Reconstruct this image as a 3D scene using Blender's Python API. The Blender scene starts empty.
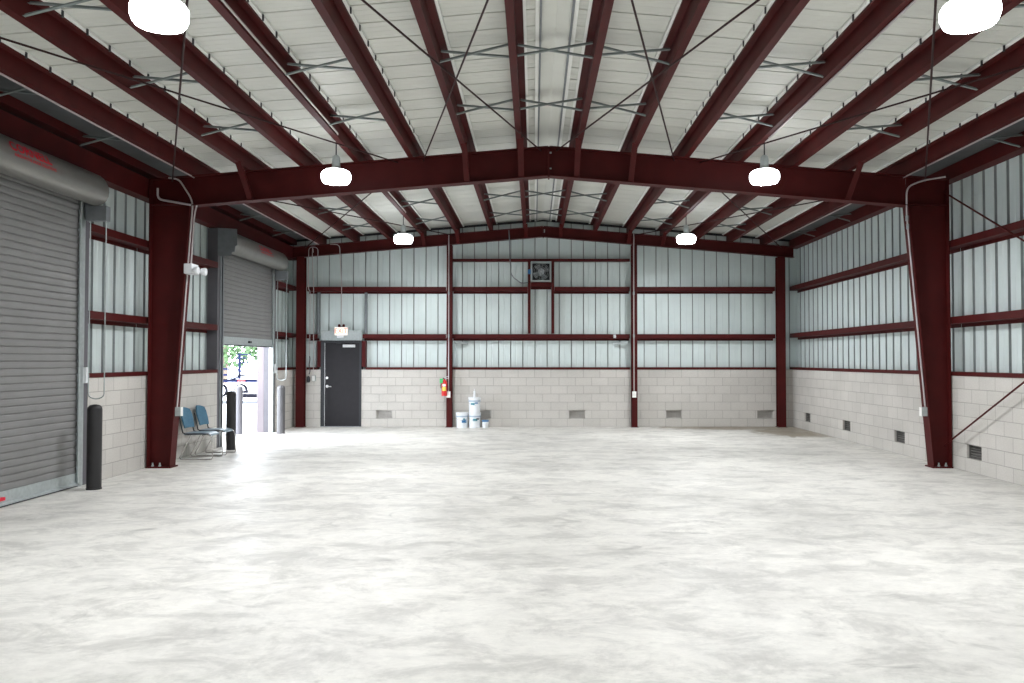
import bpy, bmesh, math, random
from mathutils import Vector, Matrix
random.seed(7)
PI = math.pi
C = bpy.context.scene.collection

# ------------------------------------------------------------------ dimensions (metres)
XW = 6.2            # inner face of the block side walls, at x = -XW and +XW
XP = 6.40           # plane of the metal wall panels
YB = 20.16          # inner face of the block end wall
YBP = 20.36         # plane of the end wall panels
YF = -2.7           # front end of the hall, behind the camera
YM = 12.55          # main frame
SL = 1 / 12.0
ZR = 4.97           # underside of the purlins at the ridge
PD = 0.20           # purlin depth
def zp(x): return ZR - SL * abs(x)                 # purlin underside
def zroof(x): return ZR + PD + 0.035 - SL * abs(x)  # roof sheet
ZS = 1.42           # top of the block

# ------------------------------------------------------------------ helpers
def wloc(o):
    v = Vector((0, 0, 0))
    while o is not None:
        v = v + Vector(o.location); o = o.parent
    return v

class MB:
    def __init__(self): self.v = []; self.f = []
    def add(self, vs, fs):
        n = len(self.v); self.v += [tuple(p) for p in vs]
        self.f += [tuple(i + n for i in q) for q in fs]
        return self
    def box(self, x0, x1, y0, y1, z0, z1):
        vs = [(x0,y0,z0),(x1,y0,z0),(x1,y1,z0),(x0,y1,z0),(x0,y0,z1),(x1,y0,z1),(x1,y1,z1),(x0,y1,z1)]
        return self.add(vs, [(0,3,2,1),(4,5,6,7),(0,1,5,4),(1,2,6,5),(2,3,7,6),(3,0,4,7)])
    def prism(self, poly, axis, a0, a1):
        def P(p, a):
            if axis == 'x': return (a, p[0], p[1])
            if axis == 'y': return (p[0], a, p[1])
            return (p[0], p[1], a)
        n = len(poly)
        vs = [P(p, a0) for p in poly] + [P(p, a1) for p in poly]
        fs = [tuple(range(n)), tuple(range(2*n-1, n-1, -1))]
        fs += [(i, (i+1) % n, n+(i+1) % n, n+i) for i in range(n)]
        return self.add(vs, fs)
    def tube(self, pts, r, n=8):
        pts = [Vector(p) for p in pts]; rings = []
        ref = None
        for i, p in enumerate(pts):
            a = pts[max(i-1, 0)]; b = pts[min(i+1, len(pts)-1)]
            t = (b - a).normalized()
            if ref is None:
                ref = Vector((0,0,1)) if abs(t.z) < .9 else Vector((1,0,0))
            u = (ref - t * ref.dot(t))
            if u.length < 1e-4: u = t.orthogonal()
            u.normalize(); w = t.cross(u); ref = u
            rr = r[i] if isinstance(r, (list, tuple)) else r
            rings.append([p + u*rr*math.cos(2*PI*k/n) + w*rr*math.sin(2*PI*k/n) for k in range(n)])
        vs = [q for ring in rings for q in ring]; fs = []
        for i in range(len(pts)-1):
            for k in range(n):
                fs.append((i*n+k, i*n+(k+1) % n, (i+1)*n+(k+1) % n, (i+1)*n+k))
        fs.append(tuple(range(n-1, -1, -1))); m = (len(pts)-1)*n
        fs.append(tuple(range(m, m+n)))
        return self.add(vs, fs)
    def bar(self, p0, p1, w, t, up=(0,0,1)):
        p0, p1 = Vector(p0), Vector(p1); d = (p1-p0).normalized(); up = Vector(up)
        s = d.cross(up)
        if s.length < 1e-4: s = d.orthogonal()
        s.normalize(); u = s.cross(d)
        vs = []
        for p in (p0, p1):
            for a, b in ((-1,-1),(1,-1),(1,1),(-1,1)): vs.append(p + s*a*w/2 + u*b*t/2)
        return self.add(vs, [(3,2,1,0),(4,5,6,7),(0,1,5,4),(1,2,6,5),(2,3,7,6),(3,0,4,7)])
    def lathe(self, prof, c=(0,0,0), n=24, axis='z'):
        vs = []; fs = []
        for r, h in prof:
            for k in range(n):
                a = 2*PI*k/n; p, q = r*math.cos(a), r*math.sin(a)
                e = (p, q, h) if axis == 'z' else ((h, p, q) if axis == 'x' else (q, h, p))
                vs.append((c[0]+e[0], c[1]+e[1], c[2]+e[2]))
        for i in range(len(prof)-1):
            for k in range(n):
                fs.append((i*n+k, i*n+(k+1) % n, (i+1)*n+(k+1) % n, (i+1)*n+k))
        fs.append(tuple(range(n-1, -1, -1))); m = (len(prof)-1)*n
        fs.append(tuple(range(m, m+n)))
        return self.add(vs, fs)
    def build(self, name, mat, parent=None, origin=None, recalc=True, bevel=0, smooth=True):
        o0 = Vector(origin) if origin is not None else (wloc(parent) if parent else Vector((0,0,0)))
        me = bpy.data.meshes.new(name)
        me.from_pydata([Vector(p) - o0 for p in self.v], [], self.f)
        if recalc:
            b = bmesh.new(); b.from_mesh(me)
            bmesh.ops.recalc_face_normals(b, faces=b.faces); b.to_mesh(me); b.free()
        if smooth:
            me.polygons.foreach_set('use_smooth', [True]*len(me.polygons))
            me.set_sharp_from_angle(angle=math.radians(35))
        me.materials.append(mat)
        o = bpy.data.objects.new(name, me); C.objects.link(o)
        if parent is not None: o.parent = parent
        else: o.location = o0
        if bevel:
            m = o.modifiers.new('edge', 'BEVEL'); m.width = bevel; m.segments = 2; m.limit_method = 'ANGLE'
        return o

def tag(o, label, cat, group=None, kind='thing'):
    o['label'] = label; o['category'] = cat
    if group: o['group'] = group
    if kind: o['kind'] = kind
    return o
def thing(name, label, cat, loc=(0,0,0), group=None, kind='thing'):
    o = bpy.data.objects.new(name, None); C.objects.link(o); o.location = loc
    o.empty_display_size = .1
    return tag(o, label, cat, group, kind)
def struct(o, label=None, cat=None):
    o['kind'] = 'structure'
    if label: o['label'] = label; o['category'] = cat
    return o
def copy_tree(o, loc, label=None, rotz=None):
    c = o.copy(); C.objects.link(c); c.location = loc
    if rotz is not None: c.rotation_euler = (0,0,rotz)
    if label: c['label'] = label
    for ch in list(o.children):
        d = ch.copy(); C.objects.link(d); d.parent = c
        for g in list(ch.children):
            e = g.copy(); C.objects.link(e); e.parent = d
    return c
def arc(cx, cy, r, a0, a1, n):
    return [(cx + r*math.cos(math.radians(a0+(a1-a0)*i/n)), cy + r*math.sin(math.radians(a0+(a1-a0)*i/n))) for i in range(n+1)]

# ------------------------------------------------------------------ materials
def mat(name, col, rough=.5, metal=0., spec=.5, vary=0., vscale=6., emit=None, estr=0., bump=0.):
    m = bpy.data.materials.new(name); m.use_nodes = True
    nt = m.node_tree; b = nt.nodes['Principled BSDF']
    b.inputs['Base Color'].default_value = (*col, 1); b.inputs['Roughness'].default_value = rough
    b.inputs['Metallic'].default_value = metal; b.inputs['Specular IOR Level'].default_value = spec
    if emit:
        b.inputs['Emission Color'].default_value = (*emit, 1); b.inputs['Emission Strength'].default_value = estr
    if vary:
        tc = nt.nodes.new('ShaderNodeTexCoord'); nz = nt.nodes.new('ShaderNodeTexNoise')
        nz.inputs['Scale'].default_value = vscale; nz.inputs['Detail'].default_value = 5
        nt.links.new(tc.outputs['Object'], nz.inputs['Vector'])
        mr = nt.nodes.new('ShaderNodeMapRange')
        mr.inputs['From Min'].default_value = .3; mr.inputs['From Max'].default_value = .7
        mr.inputs['To Min'].default_value = 1-vary; mr.inputs['To Max'].default_value = 1+vary
        nt.links.new(nz.outputs['Fac'], mr.inputs['Value'])
        mx = nt.nodes.new('ShaderNodeVectorMath'); mx.operation = 'SCALE'
        mx.inputs[0].default_value = col; nt.links.new(mr.outputs['Result'], mx.inputs['Scale'])
        nt.links.new(mx.outputs['Vector'], b.inputs['Base Color'])
        if bump:
            bp = nt.nodes.new('ShaderNodeBump'); bp.inputs['Strength'].default_value = bump
            bp.inputs['Distance'].default_value = .01
            nt.links.new(nz.outputs['Fac'], bp.inputs['Height']); nt.links.new(bp.outputs['Normal'], b.inputs['Normal'])
    return m

RED = mat('red_oxide_primer', (.066, .0070, .0068), .55, vary=.15, vscale=3, spec=.17)
PANEL = mat('galvalume_panel', (.67, .755, .745), .42, vary=.04, vscale=2, spec=.5, metal=.15)
ROOF = mat('roof_sheet', (.66, .67, .62), .45, vary=.05, vscale=1.5, spec=.5)
WHITE = mat('white_foam', (.86, .87, .84), .7)
GALV = mat('galvanised_steel', (.42, .46, .46), .45, metal=.35, vary=.1, vscale=20)
STRAP = mat('weathered_strap', (.21, .24, .235), .5, metal=.2, vary=.1, vscale=15)
RODM = mat('rod_brown', (.03, .009, .009), .5, spec=.2)
GALVD = mat('dull_galvanised', (.20, .215, .23), .5, metal=.2, vary=.12, vscale=8)
CONDUIT = mat('conduit_steel', (.55, .50, .50), .4, metal=.4)
SHUT = mat('shutter_grey', (.20, .197, .195), .42, vary=.05, vscale=4, spec=.5)
HOOD = mat('hood_grey', (.25, .245, .23), .36, metal=.45, vary=.06, vscale=5)
DOORG = mat('door_charcoal', (.018, .0165, .0195), .5, vary=.1, vscale=8, spec=.25)
DARKST = mat('dark_frame_grey', (.035, .037, .042), .5, spec=.3)
BLACK = mat('black_plastic', (.014, .013, .014), .5)
CHROME = mat('chrome', (.62, .60, .58), .25, metal=.9)
BLUE = mat('blue_upholstery', (.055, .15, .23), .65, vary=.12, vscale=30)
SEATB = mat('seat_blue_with_sheen', (.22, .29, .34), .4, vary=.08, vscale=30)  # same blue as the backrest, with its sheen put into a paler colour
PLAST = mat('white_plastic', (.82, .84, .86), .35)
CREAM = mat('white_outlet_plate', (.85, .85, .82), .4)
BLUEL = mat('blue_label', (.03, .17, .38), .45)
TEAL = mat('teal_label', (.03, .24, .30), .45)
EXTR = mat('extinguisher_red', (.62, .012, .015), .28)
YELL = mat('yellow_label', (.80, .70, .12), .5)
GREEN = mat('green_tag', (.06, .50, .16), .5)
LOGO = mat('logo_red', (.70, .008, .035), .45)
VENTG = mat('vent_grey', (.33, .31, .28), .55, vary=.1, vscale=20)
VENTM = mat('vent_mid', (.19, .185, .17), .6)
VENTD = mat('vent_dark', (.12, .115, .11), .6)
LENS = mat('lamp_lens', (.9, .9, .9), .3, emit=(.95, .97, 1.0), estr=480)
LENSS = mat('lamp_lens_side', (.9, .9, .9), .3, emit=(.95, .97, 1.0), estr=11)
EXITM = mat('exit_face', (.85, .80, .74), .4, emit=(1, .86, .72), estr=.55)
EXITL = mat('exit_letters', (.8, .1, .06), .4, emit=(1, .16, .08), estr=.9)
SILVER = mat('silver_hardware', (.75, .75, .76), .3, metal=.6)
JAMB = mat('jamb_steel', (.115, .11, .122), .5, spec=.25, vary=.08, vscale=6)
WARM = mat('sunlit_trim', (.165, .14, .15), .6)

def block_mat():
    m = bpy.data.materials.new('concrete_block'); m.use_nodes = True
    nt = m.node_tree; b = nt.nodes['Principled BSDF']; L = nt.links.new
    tc = nt.nodes.new('ShaderNodeTexCoord'); sp = nt.nodes.new('ShaderNodeSeparateXYZ')
    L(tc.outputs['Object'], sp.inputs[0])
    ad = nt.nodes.new('ShaderNodeMath'); ad.operation = 'ADD'; L(sp.outputs['X'], ad.inputs[0]); L(sp.outputs['Y'], ad.inputs[1])
    a2 = nt.nodes.new('ShaderNodeMath'); a2.operation = 'ADD'; L(ad.outputs[0], a2.inputs[0]); a2.inputs[1].default_value = 40.0
    cb = nt.nodes.new('ShaderNodeCombineXYZ'); L(a2.outputs[0], cb.inputs['X']); L(sp.outputs['Z'], cb.inputs['Y'])
    br = nt.nodes.new('ShaderNodeTexBrick'); L(cb.outputs[0], br.inputs['Vector'])
    br.offset = .5; br.inputs['Scale'].default_value = 1
    br.inputs['Brick Width'].default_value = .4064; br.inputs['Row Height'].default_value = .2032
    br.inputs['Mortar Size'].default_value = .006; br.inputs['Mortar Smooth'].default_value = .4
    br.inputs['Color1'].default_value = (.53, .51, .475, 1); br.inputs['Color2'].default_value = (.575, .552, .515, 1)
    br.inputs['Mortar'].default_value = (.38, .36, .335, 1); br.inputs['Bias'].default_value = 0
    nz = nt.nodes.new('ShaderNodeTexNoise'); nz.inputs['Scale'].default_value = 45; nz.inputs['Detail'].default_value = 6
    L(tc.outputs['Object'], nz.inputs['Vector'])
    nz2 = nt.nodes.new('ShaderNodeTexNoise'); nz2.inputs['Scale'].default_value = 1.6; nz2.inputs['Detail'].default_value = 4
    L(tc.outputs['Object'], nz2.inputs['Vector'])
    mr = nt.nodes.new('ShaderNodeMapRange'); mr.inputs['To Min'].default_value = .86; mr.inputs['To Max'].default_value = 1.14
    L(nz.outputs['Fac'], mr.inputs['Value'])
    mr2 = nt.nodes.new('ShaderNodeMapRange'); mr2.inputs['To Min'].default_value = .88; mr2.inputs['To Max'].default_value = 1.12
    L(nz2.outputs['Fac'], mr2.inputs['Value'])
    mu = nt.nodes.new('ShaderNodeMath'); mu.operation = 'MULTIPLY'; L(mr.outputs[0], mu.inputs[0]); L(mr2.outputs[0], mu.inputs[1])
    sc = nt.nodes.new('ShaderNodeVectorMath'); sc.operation = 'SCALE'; L(br.outputs['Color'], sc.inputs[0]); L(mu.outputs[0], sc.inputs['Scale'])
    L(sc.outputs[0], b.inputs['Base Color']); b.inputs['Roughness'].default_value = .9
    b.inputs['Specular IOR Level'].default_value = .2
    iv = nt.nodes.new('ShaderNodeMath'); iv.operation = 'SUBTRACT'; iv.inputs[0].default_value = 1; L(br.outputs['Fac'], iv.inputs[1])
    bp = nt.nodes.new('ShaderNodeBump'); bp.inputs['Strength'].default_value = .6; bp.inputs['Distance'].default_value = .006
    L(iv.outputs[0], bp.inputs['Height']); L(bp.outputs['Normal'], b.inputs['Normal'])
    return m
BLOCK = block_mat()

def floor_mat():
    m = bpy.data.materials.new('power_trowelled_concrete'); m.use_nodes = True
    nt = m.node_tree; b = nt.nodes['Principled BSDF']; L = nt.links.new
    tc = nt.nodes.new('ShaderNodeTexCoord')
    def noise(scale, det, rough=.6, dist=0., sx=1, sy=1, off=0):
        mp = nt.nodes.new('ShaderNodeMapping'); mp.inputs['Scale'].default_value = (sx, sy, 1)
        mp.inputs['Location'].default_value = (off, off*.7, 0)
        L(tc.outputs['Object'], mp.inputs['Vector'])
        n = nt.nodes.new('ShaderNodeTexNoise'); n.inputs['Scale'].default_value = scale
        n.inputs['Detail'].default_value = det; n.inputs['Roughness'].default_value = rough; n.inputs['Distortion'].default_value = dist
        L(mp.outputs[0], n.inputs['Vector']); return n.outputs['Fac']
    def ramp(f, p0, p1, c0, c1):
        r = nt.nodes.new('ShaderNodeMapRange'); r.interpolation_type = 'SMOOTHSTEP'
        r.inputs['From Min'].default_value = p0; r.inputs['From Max'].default_value = p1
        r.inputs['To Min'].default_value = c0; r.inputs['To Max'].default_value = c1
        L(f, r.inputs['Value']); return r.outputs[0]
    def mul(a, c):
        n = nt.nodes.new('ShaderNodeMath'); n.operation = 'MULTIPLY'; L(a, n.inputs[0]); L(c, n.inputs[1]); return n.outputs[0]
    big = ramp(noise(.33, 7, .66, .3, 1, 1), .38, .56, .87, 1.04)
    med = ramp(noise(2.1, 9, .74, .5, .8, 1.2, 5), .37, .57, .79, 1.05)
    fine = ramp(noise(9, 8, .75, .3, .8, 1.2, 11), .3, .7, .92, 1.07)
    spots = ramp(noise(1.1, 5, .55, 2.2, 1, 1.6, 23), .62, .72, 1.0, .78)     # darker trowel burns
    v = mul(mul(big, med), mul(fine, spots))
    sc = nt.nodes.new('ShaderNodeVectorMath'); sc.operation = 'SCALE'
    sc.inputs[0].default_value = (.645, .630, .588); L(v, sc.inputs['Scale'])
    # rusty water stain in the far corner
    sx = nt.nodes.new('ShaderNodeSeparateXYZ'); L(tc.outputs['Object'], sx.inputs[0])
    def blob(cx, cy, rx, ry, off):
        mp = nt.nodes.new('ShaderNodeMapping'); mp.vector_type = 'POINT'
        mp.inputs['Location'].default_value = (-cx/rx, -cy/ry, 0); mp.inputs['Scale'].default_value = (1/rx, 1/ry, 0)
        L(tc.outputs['Object'], mp.inputs['Vector'])
        ln = nt.nodes.new('ShaderNodeVectorMath'); ln.operation = 'LENGTH'; L(mp.outputs[0], ln.inputs[0])
        nz = noise(2.2, 5, .6, 1.0, 1, 1, off)
        ad = nt.nodes.new('ShaderNodeMath'); ad.operation = 'MULTIPLY_ADD'; L(nz, ad.inputs[0]); ad.inputs[1].default_value = 1.4
        L(ln.outputs['Value'], ad.inputs[2])
        return ramp(ad.outputs[0], 1.25, 1.6, .75, 0)
    sa, sb_ = blob(4.7, 19.9, 2.3, .9, 3), blob(5.75, 18.7, 1.1, 1.9, 9)
    smx = nt.nodes.new('ShaderNodeMath'); smx.operation = 'MAXIMUM'; L(sa, smx.inputs[0]); L(sb_, smx.inputs[1]); st = smx.outputs[0]
    mx = nt.nodes.new('ShaderNodeMix'); mx.data_type = 'RGBA'; L(st, mx.inputs[0])
    L(sc.outputs[0], mx.inputs[6]); mx.inputs[7].default_value = (.22, .18, .12, 1)
    L(mx.outputs[2], b.inputs['Base Color'])
    L(ramp(noise(1.3, 5, .6, 1, 1, 1, 31), .35, .65, .42, .58), b.inputs['Roughness'])
    b.inputs['Specular IOR Level'].default_value = .3
    bp = nt.nodes.new('ShaderNodeBump'); bp.inputs['Strength'].default_value = .08; bp.inputs['Distance'].default_value = .004
    L(noise(12, 4), bp.inputs['Height']); L(bp.outputs['Normal'], b.inputs['Normal'])
    return m
FLOOR = floor_mat()
GROUND = mat('yard_concrete', (.62, .62, .63), .8, vary=.08, vscale=.8)
LEAF = mat('yard_leaves', (.05, .10, .035), .7, vary=.4, vscale=6)
BARK = mat('bark', (.16, .12, .09), .9)
YBLUE = mat('yard_blue_paint', (.006, .010, .04), .7, spec=.1)
YDARK = mat('yard_dark', (.004, .004, .008), .7, spec=.1)
YWHITE = mat('yard_white', (.75, .76, .8), .5)

# ------------------------------------------------------------------ shell
f = MB().box(-XP, XP, YF-.2, YBP, -.15, 0).build('floor', FLOOR); struct(f)

def pane_profile(u0, u1, pitch=.3048, phase=0., m=.034, n=.025, dep=.042):
    """(u, depth) outline of the ribbed wall sheet; depth is outward."""
    pts = [(u0, 0.)]
    k = math.floor((u0-phase)/pitch) - 1
    while True:
        c = phase + k*pitch
        if c - .05 > u1: break
        for du, d in ((-m, 0), (-n, dep), (n, dep), (m, 0), (.125, 0), (.132, .004), (.140, .004), (.147, 0)):
            if u0 < c+du < u1: pts.append((c+du, d))
        k += 1
    pts.append((u1, 0.)); return pts
TROUGH = mat('darker_trough', (.31, .345, .345), .5, vary=.08, vscale=5, spec=.3)  # darker grey for the recessed ribs of the wall sheet
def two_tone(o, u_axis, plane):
    """the rolled-in ribs of the wall sheet take a darker grey"""
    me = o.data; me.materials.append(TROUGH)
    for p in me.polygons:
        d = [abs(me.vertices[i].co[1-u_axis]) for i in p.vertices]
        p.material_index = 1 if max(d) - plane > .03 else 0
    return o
def sheet(mb, prof, place, z0, ztop):
    vs = []; fs = []
    for u, d in prof:
        p, q = place(u, d); vs += [(p, q, z0), (p, q, ztop(p, q))]
    for i in range(len(prof)-1): fs.append((2*i, 2*i+2, 2*i+3, 2*i+1))
    mb.add(vs, fs)
def block_face(mb, place, u0, u1, z0, z1, thick, holes=()):
    us = sorted({u0, u1, *[h[0] for h in holes], *[h[1] for h in holes]})
    zs = sorted({z0, z1, *[h[2] for h in holes], *[h[3] for h in holes]})
    us = [u for u in us if u0 <= u <= u1]
    def solid(i, j):
        if i < 0 or j < 0 or i >= len(us)-1 or j >= len(zs)-1: return False
        cu, cz = (us[i]+us[i+1])/2, (zs[j]+zs[j+1])/2
        return not any(h[0] < cu < h[1] and h[2] < cz < h[3] for h in holes)
    P = lambda u, d, z: (*place(u, d), z)
    for i in range(len(us)-1):
        for j in range(len(zs)-1):
            if not solid(i, j): continue
            a, b_, c, d = us[i], us[i+1], zs[j], zs[j+1]
            mb.add([P(a,0,c),P(b_,0,c),P(b_,0,d),P(a,0,d)], [(0,1,2,3)])
            mb.add([P(a,thick,c),P(b_,thick,c),P(b_,thick,d),P(a,thick,d)], [(0,1,2,3)])
            if not solid(i-1,j): mb.add([P(a,0,c),P(a,thick,c),P(a,thick,d),P(a,0,d)], [(0,1,2,3)])
            if not solid(i+1,j): mb.add([P(b_,0,c),P(b_,thick,c),P(b_,thick,d),P(b_,0,d)], [(0,1,2,3)])
            if not solid(i,j-1): mb.add([P(a,0,c),P(a,thick,c),P(b_,thick,c),P(b_,0,c)], [(0,1,2,3)])
            if not solid(i,j+1): mb.add([P(a,0,d),P(a,thick,d),P(b_,thick,d),P(b_,0,d)], [(0,1,2,3)])

# openings
D1 = (7.60, 10.65); D2 = (15.47, 18.52); DH = 3.68
MX0, MX1, MZ = -5.53, -4.52, 2.14           # man door frame
VZ = (.2032, .4064)
ventR = [9.45, 11.87, 14.28, 16.70, 19.08]  # y of the vents in the right wall
ventB = [-3.95, -1.50, .84, 3.25, 5.52]     # x of the vents in the end wall

pl = lambda y, d: (-XW-d, y); pr = lambda y, d: (XW+d, y); pb = lambda x, d: (x, YB+d); pf = lambda x, d: (x, YF-d)
mb = MB()
for a, b_ in ((YF, D1[0]-.2), (D1[1]+.2, D2[0]-.2), (D2[1]+.2, YBP)): block_face(mb, pl, a, b_, 0, ZS, .24)
wl = mb.build('wall_left', BLOCK, smooth=False); struct(wl)
mb = MB(); zt = lambda x, y: zroof(x) + .03
pp = lambda y, d: (-XP-d, y)
for a, b_ in ((YF, D1[0]-.2), (D1[1]+.2, D2[0]-.2), (D2[1]+.2, YBP)): sheet(mb, pane_profile(a, b_), pp, ZS, zt)
for a, b_ in ((D1[0]-.2, D1[1]+.2), (D2[0]-.2, D2[1]+.2)): sheet(mb, pane_profile(a, b_), pp, DH-.1, zt)
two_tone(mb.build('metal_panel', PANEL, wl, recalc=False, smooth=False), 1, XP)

mb = MB(); block_face(mb, pr, YF, YBP, 0, ZS, .24, [(y-.2, y+.2, *VZ) for y in ventR])
wr = mb.build('wall_right', BLOCK, smooth=False); struct(wr)
mb = MB(); sheet(mb, pane_profile(YF, YBP), lambda y, d: (XP+d, y), ZS, zt)
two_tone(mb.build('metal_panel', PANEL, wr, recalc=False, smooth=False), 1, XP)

mb = MB(); vb = [(x-.2, x+.2, *VZ) for x in ventB]
block_face(mb, pb, -XP, MX0, 0, ZS, .24); block_face(mb, pb, MX1, XP, 0, ZS, .24, vb)
wb = mb.build('wall_back', BLOCK, smooth=False); struct(wb)
mb = MB(); ppb = lambda x, d: (x, YBP+d)
for a, b_, z0 in ((-XP, MX0, ZS), (MX0, MX1, MZ), (MX1, 0, ZS), (0, XP, ZS)):
    sheet(mb, pane_profile(a, b_, phase=.1, m=.013, n=.008, dep=.032), ppb, z0, zt)
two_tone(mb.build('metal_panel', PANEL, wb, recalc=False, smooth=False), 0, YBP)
mb = MB()
for s in (-1, 1): mb.bar((0, YBP-.02, zroof(0)-.03), (s*XP, YBP-.02, zroof(XP)-.03), .05, .05)
mb.build('rake_angle', DARKST, wb)

mb = MB(); block_face(mb, pf, -XP, XP, 0, ZS, .24)
wf = mb.build('wall_front', BLOCK, smooth=False); struct(wf)
mb = MB()
for a, b_ in ((-XP, 0), (0, XP)): sheet(mb, pane_profile(a, b_), lambda x, d: (x, YF-.2-d), ZS, zt)
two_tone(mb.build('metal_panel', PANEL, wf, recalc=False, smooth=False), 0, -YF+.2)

# roof sheets: standing seams run down the slope, one every 16 inches
SEAM0 = 7.26 - .4064*26
def roof_half(s):
    prof = []; k = 0
    while SEAM0 + k*.4064 < YBP + .2:
        c = SEAM0 + k*.4064
        for du, d in ((-.014, 0), (-.006, .045), (.006, .045), (.014, 0), (.09, 0), (.10, .004), (.115, .004), (.125, 0),
                      (.20, 0), (.21, .004), (.225, .004), (.235, 0), (.30, 0), (.31, .004), (.325, .004), (.335, 0)):
            y = c + du
            if YF-.25 <= y <= YBP+.1: prof.append((y, d))
        k += 1
    vs = []; fs = []
    for y, d in prof: vs += [(0, y, zroof(0)+d), (s*(XP+.12), y, zroof(XP+.12)+d)]
    for i in range(len(prof)-1): fs.append((2*i, 2*i+2, 2*i+3, 2*i+1))
    return vs, fs
mb = MB(); mb.add(*roof_half(-1)); mb.add(*roof_half(1))
ceil = mb.build('ceiling', ROOF, recalc=False, smooth=False); struct(ceil)
MB().prism([(-.17, zroof(.17)-.03), (0, zroof(0)-.022), (.17, zroof(.17)-.03), (.17, zroof(.17)-.024), (0, zroof(0)-.016), (-.17, zroof(.17)-.024)],
           'y', YF, YBP).build('ridge_cap', ROOF, ceil, smooth=False)
for s in (-1, 1):
    mb = MB(); y = YF
    mb.box(min(s*.175, s*.215), max(s*.175, s*.215), YF, YBP, zroof(.2)-.045, zroof(.2)-.005)
    mb.build('closure_strip', WHITE, ceil)
    MB().box(min(s*.150, s*.172), max(s*.150, s*.172), YF, YBP, zroof(.2)-.06, zroof(.2)-.02).build('closure_edge', GALVD, ceil)

EAVESHADE = mat('eave_shade', (.10, .108, .112), .5, spec=.35, vary=.15, vscale=3)  # added dark sheet under the roof edge, its colour stands in for shade
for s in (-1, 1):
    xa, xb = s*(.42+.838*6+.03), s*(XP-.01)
    MB().prism([(xa, zroof(xa)-.012), (xb, zroof(xb)-.012), (xb, zroof(xb)-.006), (xa, zroof(xa)-.006)], 'y', YF, YBP-.03).build('eave_shade_sheet', EAVESHADE, ceil, smooth=False)

# ------------------------------------------------------------------ purlins
ORD = ['first', 'second', 'third', 'fourth', 'fifth', 'sixth', 'seventh']
PX = [.42 + .838*k for k in range(7)]
clip_me = None
for s, side in ((-1, 'left'), (1, 'right')):
    for k, ax in enumerate(PX):
        x = s*ax; z = zp(x); t = .006; w = .08
        root = thing('roof_purlin', f'{ORD[k]} dark red roof purlin from the ridge on the {side} slope', 'purlin', (x, YF, z), 'roof purlins')
        # Z section: top flange towards the ridge, bottom flange towards the eave
        P = lambda du, dz: (x + s*du, z + dz - SL*du)
        poly = [P(w,0), P(w,.022), P(w-t,.022), P(w-t,t), P(t,t), P(t,PD), P(-w,PD), P(-w,PD-.022), P(-w+t,PD-.022), P(-w+t,PD-t), P(0,PD-t), P(0,0)]
        MB().prism(poly, 'y', YF, YBP-.03).build('steel_section', RED, root, smooth=False)
        MB().prism([P(-.11,PD+.002), P(.03,PD+.002), P(.03,PD+.03), P(-.11,PD+.03)], 'y', YF, YBP-.03).build('thermal_spacer', WHITE, root, smooth=False)
        if ax > 1.5:
            first = None
            for j in range(13):
                yc = SEAM0 + .4064*(25+j)
                if first is None:
                    mbc = MB().box(x - s*.115-.006, x - s*.115+.006, yc-.012, yc+.012, z+PD-.03, z+PD+.03)
                    first = mbc.build('roof_clip', DARKST, root); y0c = yc
                else:
                    c = first.copy(); C.objects.link(c); c.parent = root; c.location = (0, yc-y0c, 0)

# cross bridging between purlin pairs
def bridging(xa, xb, y, label):
    root = thing('cross_bridging', label, 'bracing', ((xa+xb)/2, y, zp((xa+xb)/2)), 'galvanised bridging between purlins')
    for (p, q, dz0, dz1, dy) in ((xa, xb, .012, .15, -.03), (xa, xb, .15, .012, .03)):
        a = (p+.012, y+dy, zp(p)+dz0); b_ = (q-.012, y+dy, zp(q)+dz1)
        mb = MB(); mb.bar(a, b_, .034, .004, (0,0,1))
        a2 = Vector(a)+Vector((0, .016, .014)); b2 = Vector(b_)+Vector((0, .016, .014)); mb.bar(a2, b2, .004, .028)
        mb.build('angle_strap', STRAP, root)
gaps = [(-.42, .42, 'astride the ridge')]
for s, side in ((-1, 'left'), (1, 'right')):
    for k in (0, 2, 4):
        a, b_ = s*PX[k], s*PX[k+1]
        gaps.append((min(a,b_), max(a,b_), f'between {ORD[k]} and {ORD[k+1]} {side} purlins'))
    gaps.append((min(s*PX[6], s*6.2), max(s*PX[6], s*6.2), f'between outermost {side} purlin and eave'))
rows = [(8.73, 'nearer row before the rafter'), (10.6, 'row just before the rafter'),
        (16.35, 'first row beyond the rafter'), (18.4, 'row nearest the end wall')]
for xa, xb, gl in gaps:
    for y, rl in rows: bridging(xa, xb, y, f'grey cross bridging {gl}, {rl}')
for xa, xb, gl in gaps:
    if 3.5 < abs(xa+xb)/2 < 5: bridging(xa, xb, 6.9, f'grey cross bridging {gl}, row by the nearest lamps')

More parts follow.
